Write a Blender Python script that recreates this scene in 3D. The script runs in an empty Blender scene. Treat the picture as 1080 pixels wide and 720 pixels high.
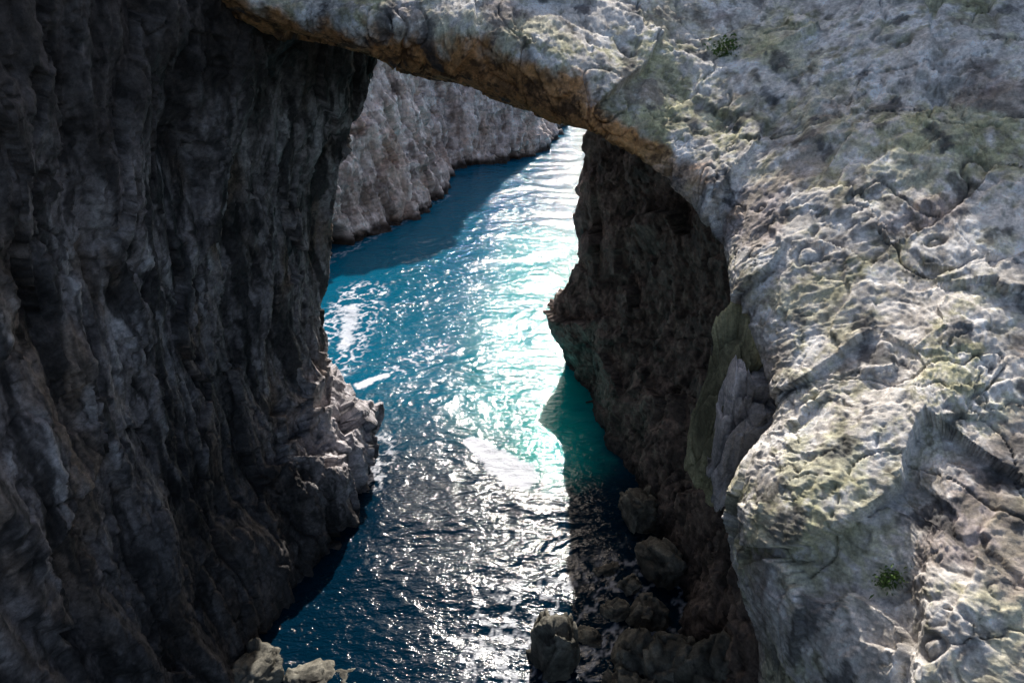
import bpy, math, numpy as np
from mathutils import Vector
rng=np.random.RandomState(7)
# ---------------------------------------------------------------- noise
def _hash(ix,iy,iz,seed):
    h=(ix.astype(np.uint32)*np.uint32(374761393)+iy.astype(np.uint32)*np.uint32(668265263)+iz.astype(np.uint32)*np.uint32(2147483647)+np.uint32((seed*974711+12345)&0xffffffff))
    h=(h^(h>>np.uint32(13)))*np.uint32(1274126177)
    h=(h^(h>>np.uint32(16)))*np.uint32(2246822519)
    return h^(h>>np.uint32(15))
_G=np.random.RandomState(1).normal(size=(256,3)).astype(np.float32); _G/=np.linalg.norm(_G,axis=1)[:,None]
def perlin(p,seed=0):
    p=p.astype(np.float32); i=np.floor(p); f=p-i; i=i.astype(np.int32)
    w=f*f*f*(f*(f*6-15)+10); out=np.zeros(len(p),np.float32)
    for a in (0,1):
        for b in (0,1):
            for c in (0,1):
                g=_G[(_hash(i[:,0]+a,i[:,1]+b,i[:,2]+c,seed)&np.uint32(255))]
                d=(f[:,0]-a)*g[:,0]+(f[:,1]-b)*g[:,1]+(f[:,2]-c)*g[:,2]
                out+=d*(w[:,0] if a else 1-w[:,0])*(w[:,1] if b else 1-w[:,1])*(w[:,2] if c else 1-w[:,2])
    return out*1.5
def fbm(p,scale,oct=4,seed=0,gain=.5,ridge=False):
    o=np.zeros(len(p),np.float32); a=1.;s=scale;tot=0
    for k in range(oct):
        n=perlin(p*s+17.3*k,seed+k)
        if ridge: n=1-2*np.abs(n)
        o+=a*n; tot+=a; a*=gain; s*=2.07
    return o/tot
def facet(p,scale,seed=0,slope=.9,off=.3):
    """fractured-rock displacement: every voronoi cell is a tilted plane"""
    q=(p*scale).astype(np.float32); i0=np.floor(q).astype(np.int32)
    best=np.full(len(q),1e9,np.float32); sec=best.copy(); val=np.zeros(len(q),np.float32)
    for a in (-1,0,1):
        for b in (-1,0,1):
            for c in (-1,0,1):
                ix=i0[:,0]+a;iy=i0[:,1]+b;iz=i0[:,2]+c
                h=_hash(ix,iy,iz,seed)
                dx=q[:,0]-(ix+(h&np.uint32(1023)).astype(np.float32)/1023)
                dy=q[:,1]-(iy+((h>>np.uint32(10))&np.uint32(1023)).astype(np.float32)/1023)
                dz=q[:,2]-(iz+((h>>np.uint32(20))&np.uint32(1023)).astype(np.float32)/1023)
                d=dx*dx+dy*dy+dz*dz
                g=_G[((h*np.uint32(2654435761))>>np.uint32(24))]
                m=d<best
                sec=np.where(m,best,np.minimum(sec,d))
                v=(g[:,0]*dx+g[:,1]*dy+g[:,2]*dz)*slope+g[:,0]*off
                val=np.where(m,v,val); best=np.where(m,d,best)
    return val,np.sqrt(sec)-np.sqrt(best)
def sm(x,a,b):
    t=np.clip((x-a)/(b-a),0,1); return t*t*(3-2*t)
def terrace(h,n,w=.3):
    t=h*n; k=np.floor(t); return (k+sm(t-k,.5-w,.5+w))/n
# ---------------------------------------------------------------- surfaces
def basis(n,segs):
    t=np.concatenate([np.arange(s)/s+k for k,s in enumerate(segs)]+[[n-1.]])
    W=np.zeros((len(t),n))
    for r,x in enumerate(t):
        k=min(int(x),n-2); f=x-k
        c=[-.5*f+f*f-.5*f**3,1-2.5*f*f+1.5*f**3,.5*f+2*f*f-1.5*f**3,-.5*f*f+.5*f**3]
        for o,cc in zip((-1,0,1,2),c): W[r,min(max(k+o,0),n-1)]+=cc
    return W
def loft(ctrl,si,sj):
    c=np.array(ctrl,float); return np.einsum('ai,ijk,bj->abk',basis(c.shape[0],si),c,basis(c.shape[1],sj))
def normals(P):
    du=np.gradient(P,axis=0);dv=np.gradient(P,axis=1); n=np.cross(du,dv)
    return n/(np.linalg.norm(n,axis=2)[:,:,None]+1e-9)
def make_mesh(name,P,mat,cols=None,attrs=None):
    a,b=P.shape[:2]; me=bpy.data.meshes.new(name)
    idx=np.arange(a*b).reshape(a,b)
    q=np.stack([idx[:-1,:-1],idx[1:,:-1],idx[1:,1:],idx[:-1,1:]],-1).reshape(-1,4)
    me.vertices.add(a*b); me.vertices.foreach_set('co',P.reshape(-1).astype(np.float32))
    me.loops.add(q.size); me.loops.foreach_set('vertex_index',q.reshape(-1).astype(np.int32))
    me.polygons.add(len(q)); me.polygons.foreach_set('loop_start',(np.arange(len(q))*4).astype(np.int32))
    me.polygons.foreach_set('loop_total',np.full(len(q),4,np.int32))
    me.update(calc_edges=True)
    me.polygons.foreach_set('use_smooth',np.ones(len(q),bool))
    if cols is not None:
        at=me.color_attributes.new('Col','FLOAT_COLOR','POINT')
        at.data.foreach_set('color',np.concatenate([cols,np.ones((len(cols),1))],1).astype(np.float32).reshape(-1))
    for k,v in (attrs or {}).items():
        at=me.attributes.new(k,'FLOAT','POINT'); at.data.foreach_set('value',v.astype(np.float32))
    me.materials.append(mat)
    ob=bpy.data.objects.new(name,me); bpy.context.scene.collection.objects.link(ob); return ob
def lerp(a,b,t): return a*(1-t[:,None])+np.array(b)*t[:,None]
def rocky(P,ref,aniso=(1,1,1),big=.8,mid=.45,fine=.12,seed=0,strata=0.,ledge=.35,flute=0.,micro=.6,fissure=1.2,drip=0.,jag=None):
    N=normals(P)
    if (N[ref[0],ref[1]]*(np.array([0,0,30])-P[ref[0],ref[1]])).sum()<0: N=-N
    sh=P.shape; p=P.reshape(-1,3); an=np.array(aniso)
    w=np.stack([perlin(p*.3*an,seed+50+k) for k in range(3)],1)*1.4
    q=(p+w)*an
    D=big*fbm(q,.15,3,seed+1,.5)
    f1,e1=facet(q,.33,seed+5,1.1,.06); D+=mid*f1
    if flute: D+=flute*fbm((p+w*.6)*np.array([1,1,.12]),.5,3,seed+90,.5)
    P2=(p+N.reshape(-1,3)*D[:,None]).reshape(sh)
    N2=normals(P2)
    if (N2*N).sum()<0: N2=-N2
    N2=N2*.25+N*.75
    w2=np.stack([fbm(p,.9,3,seed+70+3*k) for k in range(3)],1)*.6
    q2=(p+w2)*an
    hA=fbm(q2,.4,4,seed+8,.5)
    tA=terrace(hA,4,.14)
    hB=fbm(q2+9,1.7,4,seed+18,.6)
    f2,e2=facet(q2,.8,seed+6,1.2,.1); f3,e3=facet(q2*np.array([1,1,.8]),2.2,seed+7,1.2,.12)
    msk=sm(perlin(p*.35,seed+77),-.2,.3)
    pit=sm(fbm(p+w2*.4,2.4,3,seed+81,.55),.16,.34)*sm(perlin(p*.6,seed+83),-.1,.3)
    d2=ledge*tA+mid*.3*f2+mid*.13*f3*(.25+.75*msk)+fine*.6*hB*(.4+.8*msk)+fine*micro*fbm(q2,6.,3,seed+28,.75)-fine*.9*pit
    fis=np.abs(fbm((p+w*.5)*np.array([1,1,.35]),.3,3,seed+40,.45)); c1=1-sm(fis,.0,.012)
    fi2=np.abs(fbm((p+w2*.4)*np.array([.5,.9,1.3]),.8,3,seed+46,.45)); c2=(1-sm(fi2,.0,.014))*sm(perlin(p*.3,seed+48),-.05,.2)
    d2-=fine*fissure*c1+fine*fissure*.7*c2
    if drip: d2+=drip*fbm((p+w*.4+w2*.3)*np.array([1,1,.1]),1.5,3,seed+95,.6,ridge=True)
    if jag is not None:
        fj,ej=facet(p+w2*.5,.55,seed+97,1.5,.25); d2+=jag*fj
    if strata:
        zz=p[:,2]+p[:,0]*.12+w[:,2]*.4
        st=perlin(np.stack([zz*.9,zz*0,p[:,1]*.05],1),seed+30)+.6*perlin(np.stack([zz*2.6,zz*0,p[:,1]*.1],1),seed+31)
        d2+=strata*st
    P3=P2+N2*d2.reshape(sh[0],sh[1])[:,:,None]
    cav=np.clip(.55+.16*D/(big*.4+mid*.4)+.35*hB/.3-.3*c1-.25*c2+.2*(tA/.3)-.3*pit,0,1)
    N3=normals(P3)
    if (N3*N).sum()<0: N3=-N3
    return P3,cav,N3.reshape(-1,3),P3.reshape(-1,3)
# ---------------------------------------------------------------- materials
def rock_mat(name,rough=.88,fscale=7,bump=.6,spec=.25,contrast=.35,speck=30):
    m=bpy.data.materials.new(name); m.use_nodes=True; nt=m.node_tree; n=nt.nodes; l=nt.links
    b=n['Principled BSDF']; b.inputs['Roughness'].default_value=rough; b.inputs['Specular IOR Level'].default_value=spec
    at=n.new('ShaderNodeAttribute'); at.attribute_name='Col'
    tc=n.new('ShaderNodeTexCoord')
    n1=n.new('ShaderNodeTexNoise'); n1.inputs['Scale'].default_value=fscale; n1.inputs['Detail'].default_value=6; n1.inputs['Roughness'].default_value=.8
    n2=n.new('ShaderNodeTexNoise'); n2.inputs['Scale'].default_value=fscale*.25; n2.inputs['Detail'].default_value=5; n2.inputs['Roughness'].default_value=.7;n2.inputs['Distortion'].default_value=1.
    for x in (n1,n2): l.new(tc.outputs['Object'],x.inputs['Vector'])
    r=n.new('ShaderNodeMapRange'); r.inputs['From Min'].default_value=.3; r.inputs['From Max'].default_value=.7; r.inputs['To Min'].default_value=1-contrast*1.2; r.inputs['To Max'].default_value=1+contrast
    l.new(n1.outputs['Fac'],r.inputs['Value'])
    r2=n.new('ShaderNodeMapRange'); r2.inputs['From Min'].default_value=.35; r2.inputs['From Max'].default_value=.65; r2.inputs['To Min'].default_value=1-contrast*.6; r2.inputs['To Max'].default_value=1+contrast*.6
    l.new(n2.outputs['Fac'],r2.inputs['Value'])
    mu=n.new('ShaderNodeMath'); mu.operation='MULTIPLY'; l.new(r.outputs[0],mu.inputs[0]); l.new(r2.outputs[0],mu.inputs[1])
    vm=n.new('ShaderNodeVectorMath'); vm.operation='SCALE'; l.new(at.outputs['Color'],vm.inputs[0]); l.new(mu.outputs[0],vm.inputs['Scale'])
    l.new(vm.outputs[0],b.inputs['Base Color'])
    bp=n.new('ShaderNodeBump'); bp.inputs['Strength'].default_value=bump; bp.inputs['Distance'].default_value=.5/fscale
    l.new(n1.outputs['Fac'],bp.inputs['Height']); l.new(bp.outputs[0],b.inputs['Normal'])
    return m
M_arch=rock_mat('pale_limestone',fscale=10,bump=.7,contrast=.4)
M_left=rock_mat('shaded_limestone',fscale=6,bump=.9,contrast=.5,spec=.35,rough=.75)
M_inner=rock_mat('dark_wet_limestone',fscale=4,bump=.9,contrast=.5,spec=.4,rough=.6)
M_far=rock_mat('layered_limestone',fscale=1.8,bump=.7,contrast=.35)
# ---------------------------------------------------------------- natural arch
# per station: ceiling back, ceiling, under edge, lip, face, face outer, plateau
A=[
[(-18,46,30),(-17,33,29),(-16,28,29),(-15.5,25.5,30.5),(-15.5,29,32.5),(-15.5,33,34),(-16,41,35)],
[(-12,46,29),(-12,33,28.5),(-11.9,28,28.3),(-10.8,25.5,29.5),(-10.8,29,31.5),(-10.8,34,33.5),(-11,41,35)],
[(-9,46,28),(-9,33,27.5),(-8.7,28.4,27.2),(-7.8,26,28.1),(-7.8,29.5,30.2),(-8,35,33),(-8,41,34)],
[(-5,46,28),(-5,33,27),(-5,28,26.5),(-4.4,24.7,27.8),(-4.6,28.4,29.9),(-4.6,34,32.4),(-4.6,41,34)],
[(-2,46,27.5),(-2,33,26.5),(-2.1,27,25.7),(-1.9,24.6,27.5),(-1.9,28.3,29.6),(-2,34,32.2),(-2,41,34)],
[(.3,45,27.3),(.3,33,26.3),(.17,25.5,25.1),(.15,23.8,27.2),(.2,27.8,29.4),(.3,33.3,32),(.5,40,34)],
[(3,44,27.5),(2.5,32,26.5),(2.2,23.6,24.85),(2.1,22.8,26.5),(2.7,27.3,28.9),(3.4,33,31.8),(5,39,34)],
[(8,42,28),(6,31,26),(4.3,22.5,24.1),(4.5,22,24.9),(6.7,25.2,27.),(8.9,31,31),(12,38,35)],
[(12,36,27),(9,27,25),(6.4,21.2,22.7),(6.4,19.8,23.6),(9.4,21.9,26.1),(15,25.5,29.6),(25,33,32)],
[(14,28,25),(9.5,22,23.5),(6.6,17.9,21.8),(6.6,16.9,22.5),(9.4,17.1,24.2),(14.1,18.7,26.4),(26,21,29)],
[(14,25,22),(9.5,19,21.5),(6.9,15.8,20.6),(6.8,14.8,21.3),(9,14,22.65),(12.5,14,24),(25,14,26)],
[(14,23,19.5),(9.5,17.6,19.5),(6.85,13.8,19.9),(6.7,12.8,20.6),(8.35,11.7,21.65),(11.15,11.05,22.25),(25,10.5,24.5)],
[(14,22,17),(9,17,17.5),(5.9,13.,18.5),(5.7,11.8,19.5),(7.6,9.9,20.6),(9.9,8.8,21.2),(25,7.5,23.5)],
[(14,21,13.5),(9,16,14),(5.7,12,16.5),(5.4,10.6,18),(7.1,8.45,19.4),(8.9,6.8,20.2),(24,4,22.5)],
[(14,20,9),(10,15,11),(6.9,10.9,13.5),(6.2,9.1,16),(6.9,7,17.8),(8.3,5.3,18.9),(24,1,21.5)],
[(15,18,3),(11,14,4),(8,9,6),(7,7,9),(7.2,4,13),(9,2,16),(24,-3,20)],
[(15,15,-3),(11,10,-3),(8.5,6,-3),(8,4,-2),(8.5,0,0),(10,-3,5),(24,-8,18)]]
A=[r+[tuple(np.array(r[6])+(0,5,-4)),r[0]] for r in A]
SJ=[20,50,55,60,120,130,50,8,8]
P=loft(A,[12,40,60,65,60,60,65,85,90,75,70,70,75,75,70,12],SJ)
tj=np.tile(np.concatenate([np.arange(s)/s+k for k,s in enumerate(SJ)]+[[9.]]),P.shape[0])
P,cav,N,p=rocky(P,(640,210),aniso=(1,1,.8),big=.4,mid=.34,fine=.055,seed=3,ledge=.1,micro=1.2,fissure=3.)
c=np.tile(np.array([.76,.70,.63]),(len(p),1))
n1=fbm(p,.35,4,201);n2=fbm(p,.9,4,202,.6);n3=fbm(p,.25,4,203);n4=fbm(p,2.2,5,205,.7)
c=lerp(c,(.90,.86,.81),sm(n2,-.05,.25))
c=lerp(c,(.62,.57,.36),sm(n1+.6*n4,-.04,.24)*.7)
c=lerp(c,(.43,.42,.17),sm(n3+.8*n4,.04,.32)*.5)
c=lerp(c,(.36,.28,.27),sm(perlin(p*np.array([.5,.5,.22]),208)+.6*n4,.18,.45)*.65)
c=lerp(c,(.27,.25,.22),sm(n4,.12,.3)*.5)
c=lerp(c,(.30,.26,.22),sm(fbm(p*np.array([1,.5,.3]),1.6,4,215,.7),.08,.25)*.5)
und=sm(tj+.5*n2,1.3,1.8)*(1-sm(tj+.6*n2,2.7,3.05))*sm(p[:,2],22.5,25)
c=lerp(c,(.60,.28,.09),und*.9)
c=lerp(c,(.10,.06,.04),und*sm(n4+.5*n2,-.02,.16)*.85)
c=lerp(c,(.09,.09,.095),sm(perlin(p*np.array([1.3,1.3,.35]),210)+.6*n4,.33,.52)*.75)
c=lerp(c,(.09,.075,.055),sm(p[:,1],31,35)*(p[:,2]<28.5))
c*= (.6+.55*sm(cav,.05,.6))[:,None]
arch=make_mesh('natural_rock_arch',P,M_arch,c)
# ---------------------------------------------------------------- left cliff
Z=[-3,0,3,7,13,19,25,29,34,38]
L=[(-12,[-13,-13,-13.5,-14,-14.5,-14.5,-14,-13.5,-14,-16]),
(4,[-13.5,-13.5,-13.5,-14,-14,-14,-13.5,-13,-13.5,-16]),
(14,[-13,-13.3,-13.5,-13.8,-14,-13.8,-13,-12.3,-12,-14]),
(22,[-12.2,-12.5,-13,-13.5,-13.8,-13.2,-12,-11,-10.6,-12]),
(30,[-10,-10.3,-10.3,-13,-13.2,-12.2,-10,-9,-8.5,-10]),
(36,[-9.8,-10,-9.4,-11.8,-11.8,-10.6,-7.7,-6.5,-6,-8]),
(39,[-11,-11.3,-11.3,-13.4,-12,-10.6,-7.2,-6,-5.5,-8]),
(43,[-15,-16,-16,-17,-16,-15,-12,-11,-11,-12]),
(48,[-28,-28,-28,-28,-28,-27,-26,-26,-26,-27]),
(50,[-60]*10)]
C=[[(x,y,z) for x,z in zip(xs,Z)]+[(xs[-1]-45,y,39)] for y,xs in L]
P=loft(C,[12,50,140,140,140,110,80,50,10],[12,45,65,80,80,80,60,50,30,5])
pp=P.reshape(-1,3); jg=sm(pp[:,1],26,31)*(1-sm(pp[:,2],6,10))*.9
P,cav,N,p=rocky(P,(260,170),aniso=(1,1,.45),big=.8,mid=.5,fine=.11,seed=11,ledge=.18,flute=1.1,micro=.7,drip=.12,jag=jg)
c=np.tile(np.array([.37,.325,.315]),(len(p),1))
n1=fbm(p*np.array([1,1,.45]),.4,4,301);n2=fbm(p*np.array([1,1,.2]),1.2,4,302,.6)
c=lerp(c,(.62,.58,.57),sm(n2,-.02,.3)*.85)
c=lerp(c,(.25,.17,.11),sm(n1,.0,.3)*.75)
q=(p+n1[:,None]*1.2)*np.array([1,1,.07])
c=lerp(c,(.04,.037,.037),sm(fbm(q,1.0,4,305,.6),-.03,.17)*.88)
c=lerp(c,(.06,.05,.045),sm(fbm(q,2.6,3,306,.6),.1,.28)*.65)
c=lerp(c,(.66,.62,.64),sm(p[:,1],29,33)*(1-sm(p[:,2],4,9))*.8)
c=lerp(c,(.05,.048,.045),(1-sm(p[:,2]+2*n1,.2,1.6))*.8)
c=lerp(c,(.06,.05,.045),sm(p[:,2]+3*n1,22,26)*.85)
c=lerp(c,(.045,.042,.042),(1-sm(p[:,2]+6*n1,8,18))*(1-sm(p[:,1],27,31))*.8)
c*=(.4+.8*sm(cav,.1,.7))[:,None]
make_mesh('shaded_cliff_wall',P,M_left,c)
# ---------------------------------------------------------------- right inner cliff
Z=[-3,0,3,6,10,15,20,26,32,38]
R=[(8,[30]*10),(15,[11,11,11.5,12,13,15,17,22,26,30]),
(22,[8.8,8.8,9.4,10,11,12,14,17,20,24]),
(29,[8.8,8.8,9.4,10.5,11.5,12,12,13,14,17]),
(37,[7,7.2,7.8,9,10.5,11,11,10,10,12]),
(43,[4.8,5.,5.2,5.5,7,7.5,8,8,8,10]),
(47,[4.2,4.5,3.2,2.5,4.8,5.1,5.2,5.5,6,8]),
(50,[5,5,4.8,4.9,4.6,4.6,5.1,5.6,6,8]),
(54,[9,9,8.5,8.5,8,8,8,8,9,11]),(58,[25]*10),(62,[70]*10)]
R=[(y,[x+(.65 if 40<y<52 else 0) for x in xs]) for y,xs in R]
C=[[(x,y,z) for x,z in zip(xs,Z)]+[(xs[-1]+45,y,39)] for y,xs in R]
P=loft(C,[5,45,70,80,80,70,70,50,25,5],[12,45,45,50,50,50,45,25,15,5])
P,cav,N,p=rocky(P,(220,180),aniso=(1,1,.7),big=.6,mid=.75,fine=.16,seed=23,ledge=.45)
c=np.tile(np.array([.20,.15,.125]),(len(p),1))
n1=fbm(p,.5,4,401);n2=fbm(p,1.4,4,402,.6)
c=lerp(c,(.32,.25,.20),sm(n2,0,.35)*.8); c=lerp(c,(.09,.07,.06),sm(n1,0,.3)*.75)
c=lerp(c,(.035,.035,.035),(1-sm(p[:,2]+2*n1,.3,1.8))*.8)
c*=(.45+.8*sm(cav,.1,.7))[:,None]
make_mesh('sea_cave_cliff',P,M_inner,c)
# ---------------------------------------------------------------- far cliffs
S=[(-60,50),(-32,60),(-20.5,69.5),(-17.3,76),(-13.2,82),(-10.5,88),(-9,93.5),(-10,98),(-9.5,103),(-6.5,107),(-1,110),(3.6,113.5),(6,119),(8,127),(11,142),(8,165),(-60,200)]
Z=[-4,0,5,11,18,26,35,42]
C=[]
for k,(x,y) in enumerate(S):
    r=rng.uniform(-1,1,8)*.4; sh_=rng.uniform(-.8,.8)
    C.append([(x-3.*max(zz,0)/10+(.0 if zz<=0 else r[i]+sh_),y+zz*.15,zz) for i,zz in enumerate(Z)]+[(x-60,y+10,43)])
P=loft(C,[10,50,90,80,70,60,50,50,40,50,50,40,40,50,20,5],[12,65,75,70,50,30,15,4])
P,cav,N,p=rocky(P,(250,120),aniso=(1,1,.5),big=.7,mid=1.1,fine=.13,seed=31,strata=.25,ledge=.3,flute=2.)
cv=sm(1-np.sqrt(((p[:,1]-72.)/2.4)**2+((p[:,2]-.5)/3.6)**2),0,.6)*(p[:,0]>-26)  # cave notch: rock pushed in, its inner shade painted into the colour
p=p+np.outer(cv,(-4.5,1.8,0)); P=p.reshape(P.shape)
c=np.tile(np.array([.72,.63,.59]),(len(p),1))
n1=fbm(p*np.array([1,1,.4]),.2,4,501);n2=fbm(p*np.array([.5,.5,2.5]),.5,4,502)
c=lerp(c,(.88,.81,.77),sm(n2,0,.3)); c=lerp(c,(.45,.31,.23),sm(n1,0,.3)*.6)
c=lerp(c,(.22,.17,.15),sm(fbm(p*np.array([1,1,.1]),.7,4,505,.6),.05,.25)*.6)
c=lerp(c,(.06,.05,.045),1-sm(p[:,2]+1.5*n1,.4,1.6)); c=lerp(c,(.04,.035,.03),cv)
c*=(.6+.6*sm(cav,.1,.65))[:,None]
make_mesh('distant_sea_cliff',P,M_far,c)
# ---------------------------------------------------------------- sea
xs=np.concatenate([-np.geomspace(3000,24,30),np.arange(-23,14,.11),np.geomspace(15,3000,30)])
ys=np.concatenate([np.linspace(-300,14,12),np.arange(15,60,.12),60+np.cumsum(np.geomspace(.14,.8,260)),np.geomspace(200,4000,30)])
X,Y=np.meshgrid(xs,ys,indexing='ij'); p=np.stack([X.ravel(),Y.ravel(),0*X.ravel()],1)
wq=p+np.stack([perlin(p*.15,600),perlin(p*.15,601),0*p[:,0]],1)*2
gust=.55+.55*sm(fbm(p*np.array([1,.7,1]),.12,3,640),-.25,.3)
h=.14*perlin(wq*np.array([.17,.33,1]),610)+gust*(.062*(1-2*np.abs(perlin(wq*np.array([.5,.95,1]),611)))+.02*(1-2*np.abs(perlin(wq*np.array([1.6,2.4,1]),612))))
fade=1-sm(np.abs(Y.ravel()-80),60,120); h*=fade*(np.abs(X.ravel())<24)
def seg(a,b,wd):
    a=np.array(a);b=np.array(b);d=b-a; q=p[:,:2]-a; t=np.clip((q@d)/(d@d),0,1)
    dist=np.linalg.norm(q-t[:,None]*d,axis=1); return dist/(wd[0]+(wd[1]-wd[0])*t)
jn=fbm(p,.9,4,620,.6); jn2=fbm(p,3.,3,621,.6)
foam=np.zeros(len(p))
foam=np.maximum(foam,(1-sm(seg((-2.9,38.0),(.5,34.4),(.5,1.4))+.7*jn+.35*jn2,.8,1.08))*(.97+.5*jn2))
foam=np.maximum(foam,(1-sm(seg((-12,44.9),(-10.2,46.4),(.55,.35))+.9*jn+.5*jn2,.6,1.05))*.95)
lace=1-sm(np.abs(fbm(p,.55,4,623,.6)),.0,.08)
foam=np.maximum(foam,lace*(1-sm(seg((-10,46.6),(-6.5,51),(.9,1.3)),.3,1.4))*.9)
foam=np.maximum(foam,lace*(1-sm(seg((-15.5,49),(-15,62),(3.2,2.5)),.6,1.2)))
foam=np.maximum(foam,(1-sm(seg((-14.4,51),(-15.5,58),(.6,1.))+2.2*jn+1.*jn2,.3,1.3))*.7)
foam=np.maximum(foam,lace*(1-sm(seg((-21,68),(-9.2,92),(.7,.8)),.6,1.4))*.35)
foam=np.maximum(foam,lace*(1-sm(seg((-9,34),(-9,38),(1.2,1.)),.5,1.3))*.7)
foam=np.maximum(foam,lace*(1-sm(seg((1,22),(9,25),(4.,4.)),.5,1.2))*.6)
sun_tint=np.maximum(1-sm(seg((2.9,37.),(4.5,45),(3.5,3.))+.4*jn,.1,1.5),.5*(1-sm(seg((1,42),(4,75),(5,6)),.2,1.5)))  # sunlit turquoise patch and mid-channel glow, painted into the water colour
near_shade=(1-sm(Y.ravel()+2.5*jn+X.ravel()*.15,32,46))  # near water painted dark in place of the arch's cast shadow
P=np.stack([X,Y,h.reshape(X.shape)],-1)
m=bpy.data.materials.new('sea_water'); m.use_nodes=True; nt=m.node_tree;n=nt.nodes;l=nt.links;b=n['Principled BSDF']
b.inputs['IOR'].default_value=1.34; b.inputs['Specular IOR Level'].default_value=.55
tc=n.new('ShaderNodeTexCoord'); hs=[]
for s,d,sc in ((1.5,3,(.75,1.5,1)),(4.5,4,(.8,1.3,1))):
    mp=n.new('ShaderNodeMapping'); mp.inputs['Scale'].default_value=sc; l.new(tc.outputs['Object'],mp.inputs[0])
    t=n.new('ShaderNodeTexNoise'); t.inputs['Scale'].default_value=s; t.inputs['Detail'].default_value=d; t.inputs['Distortion'].default_value=.5; l.new(mp.outputs[0],t.inputs['Vector']); hs.append(t)
b1=n.new('ShaderNodeBump'); b1.inputs['Strength'].default_value=1;b1.inputs['Distance'].default_value=.085; l.new(hs[0].outputs['Fac'],b1.inputs['Height'])
b2=n.new('ShaderNodeBump'); b2.inputs['Strength'].default_value=1;b2.inputs['Distance'].default_value=.032; l.new(hs[1].outputs['Fac'],b2.inputs['Height']); l.new(b1.outputs[0],b2.inputs['Normal']); l.new(b2.outputs[0],b.inputs['Normal'])
fa=n.new('ShaderNodeAttribute'); fa.attribute_name='foam'; sa=n.new('ShaderNodeAttribute'); sa.attribute_name='sunlit_tint'; da=n.new('ShaderNodeAttribute'); da.attribute_name='near_shade'
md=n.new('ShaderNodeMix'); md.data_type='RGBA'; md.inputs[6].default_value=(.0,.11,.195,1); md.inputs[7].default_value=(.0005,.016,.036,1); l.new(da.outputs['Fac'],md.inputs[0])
mx=n.new('ShaderNodeMix'); mx.data_type='RGBA'; mx.inputs[7].default_value=(.0,.40,.38,1); l.new(sa.outputs['Fac'],mx.inputs[0]); l.new(md.outputs[2],mx.inputs[6])
mf=n.new('ShaderNodeMix'); mf.data_type='RGBA'; mf.inputs[7].default_value=(.74,.76,.84,1); l.new(fa.outputs['Fac'],mf.inputs[0]); l.new(mx.outputs[2],mf.inputs[6]); l.new(mf.outputs[2],b.inputs['Base Color'])
mr=n.new('ShaderNodeMapRange'); mr.inputs['To Min'].default_value=.075; mr.inputs['To Max'].default_value=.7; l.new(fa.outputs['Fac'],mr.inputs['Value']); l.new(mr.outputs[0],b.inputs['Roughness'])
make_mesh('sea_water',P,m,None,{'foam':np.clip(foam,0,1),'sunlit_tint':sun_tint,'near_shade':near_shade})
# ---------------------------------------------------------------- boulders
import bmesh
def boulder(name,loc,size,rot,seed,mat,col,sub=6,dark=0):
    bm=bmesh.new(); bmesh.ops.create_icosphere(bm,subdivisions=sub,radius=1); me=bpy.data.meshes.new(name); bm.to_mesh(me); bm.free()
    v=np.zeros(len(me.vertices)*3,np.float32); me.vertices.foreach_get('co',v); v=v.reshape(-1,3).astype(float)
    q=v+seed*3.1; f,e=facet(q,1.1,seed,.8); f2,e2=facet(q,2.7,seed+1); d=1+.36*f+.12*f2+.12*fbm(q,1.5,5,seed,.6)-.05*(1-sm(e2,0,.1))
    cv=np.sign(v)*np.abs(v)**.7
    v2=cv*d[:,None]*np.array(size)
    cz,sz=math.cos(rot[1]),math.sin(rot[1]); cx,sx=math.cos(rot[0]),math.sin(rot[0])
    v2=v2@np.array([[1,0,0],[0,cx,sx],[0,-sx,cx]])@np.array([[cz,sz,0],[-sz,cz,0],[0,0,1]])+np.array(loc)
    me.vertices.foreach_set('co',v2.astype(np.float32).ravel())
    c=np.tile(np.array(col),(len(v),1)); c=lerp(c,np.array(col)*.45,sm(fbm(q,1.2,4,seed+9),0,.3)); c*=(.5+.6*sm(f+f2*.4,-.4,.5))[:,None]
    at=me.color_attributes.new('Col','FLOAT_COLOR','POINT'); at.data.foreach_set('color',np.concatenate([c,np.ones((len(c),1))],1).astype(np.float32).ravel())
    me.polygons.foreach_set('use_smooth',np.ones(len(me.polygons),bool)); me.materials.append(mat)
    ob=bpy.data.objects.new(name,me); bpy.context.scene.collection.objects.link(ob)
dk=(.28,.26,.21)
B=[((2.0,20.7,1.3),(.95,1.1,2.3),(.2,.3),1),((6.1,20.8,.2),(1.1,1.1,1.3),(.3,.8),2),((5.2,19.2,0),(.9,1,1.),(0,1),3),((7.6,20.2,.5),(1.3,1.2,1.7),(.2,0),4),
((7.0,23.4,.0),(.9,.9,1.1),(.4,1.4),5),((5.4,23.8,-.25),(.7,.6,.7),(0,.5),6),((7.7,30.6,.6),(1.0,1.3,1.2),(0,.4),7),((5.3,26.5,-.25),(.5,.8,.45),(0,2),8),
((-9.6,20.,-.5),(1.2,.8,.8),(0,.3),10),((-12.2,20.2,.1),(1.2,1.1,1.2),(0,1),11),((-8,20,-.6),(.8,.7,.7),(0,0),12),((8.2,26.5,.4),(1,1.4,1.2),(.1,.6),13),((9,19,1),(1.5,1.5,2.6),(.1,.6),14),((6.6,18.6,0),(1.3,1.,1.5),(.1,.6),15),
((4.0,22.2,-.3),(.6,.8,.55),(.1,1.2),17),((6.4,25.4,-.1),(.6,.5,.6),(.2,.7),18)]
for lo,s,r,sd in B: boulder('sea_boulder',lo,s,r,sd,M_inner,dk,5)
boulder('rock_pillar',(6.75,17.2,17.6),(.85,1.2,3.2),(.12,.2),31,M_arch,(.62,.56,.33),7)
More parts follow.
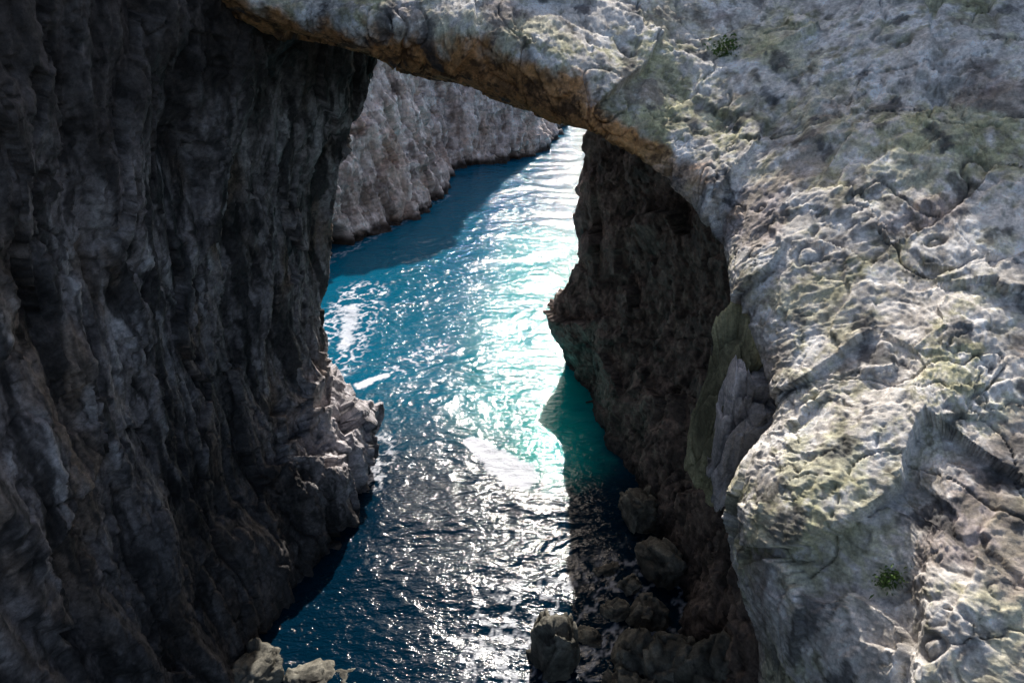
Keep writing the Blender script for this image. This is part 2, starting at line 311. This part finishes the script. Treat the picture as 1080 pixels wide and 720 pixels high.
boulder('rock_pillar',(6.85,15.9,17.6),(.8,1.0,2.3),(.1,-.2),37,M_arch,(.8,.72,.68),7)
# ---------------------------------------------------------------- plants on arch
gm=bpy.data.materials.new('fern_leaf'); gm.use_nodes=True; g=gm.node_tree.nodes['Principled BSDF']; g.inputs['Base Color'].default_value=(.09,.16,.03,1); g.inputs['Roughness'].default_value=.6
from mathutils.bvhtree import BVHTree
dg=bpy.context.evaluated_depsgraph_get(); bvh=BVHTree.FromObject(arch,dg)
def plant(name,loc,size,cnt,seed):
    r=np.random.RandomState(seed); co,no,_,_=bvh.find_nearest(Vector(loc)); co=np.array(co)
    no=np.array(no); 
    if no@(np.array([0,0,30])-co)<0: no=-no
    vs=[];fs=[]
    for k in range(cnt):
        base=co+r.normal(size=3)*size*.35*np.array([1,.6,1]); d=no*.8+r.normal(size=3)*.7+np.array([0,0,.2]); d/=np.linalg.norm(d)
        s=np.cross(d,r.normal(size=3)); s/=np.linalg.norm(s); Ln=size*r.uniform(.15,.4); w=Ln*.22
        b0=base; mid=base+d*Ln*.5; tip=base+d*Ln+np.array([0,0,-Ln*.35]); i=len(vs)
        vs+= [b0,mid+s*w,tip,mid-s*w]; fs.append((i,i+1,i+2,i+3))
    me=bpy.data.meshes.new(name); me.from_pydata([tuple(map(float,v)) for v in vs],[],fs); me.materials.append(gm)
    ob=bpy.data.objects.new(name,me); bpy.context.scene.collection.objects.link(ob)
plant('fern_plant',(7.,24.6,27.7),.6,260,1); plant('fern_plant',(7.1,8.9,19.7),.36,300,2)
# ---------------------------------------------------------------- light, sky, camera
EL=math.radians(40); AZ=math.radians(5)
sc=bpy.context.scene
w=bpy.data.worlds.new('World'); sc.world=w; w.use_nodes=True; wn=w.node_tree.nodes
sk=wn.new('ShaderNodeTexSky'); sk.sky_type='NISHITA'; sk.sun_disc=False; sk.sun_elevation=EL; sk.sun_rotation=AZ; sk.dust_density=3.; sk.ozone_density=.6
w.node_tree.links.new(sk.outputs[0],wn['Background'].inputs[0]); wn['Background'].inputs[1].default_value=.15
sd=Vector((math.sin(AZ)*math.cos(EL),math.cos(AZ)*math.cos(EL),math.sin(EL)))
sl=bpy.data.lights.new('sun','SUN'); sl.energy=5; sl.angle=math.radians(.5); sl.color=(1,.96,.9)
so=bpy.data.objects.new('sun',sl); so.rotation_euler=sd.to_track_quat('Z','Y').to_euler(); sc.collection.objects.link(so)
cd=bpy.data.cameras.new('camera'); cd.lens=24; cd.sensor_width=36; cd.clip_end=10000; cd.clip_start=.1
co=bpy.data.objects.new('camera',cd); co.location=(0,0,30); co.rotation_euler=(math.radians(60),0,0); sc.collection.objects.link(co); sc.camera=co
sc.view_settings.view_transform='Standard'; sc.view_settings.look='None'; sc.view_settings.exposure=0
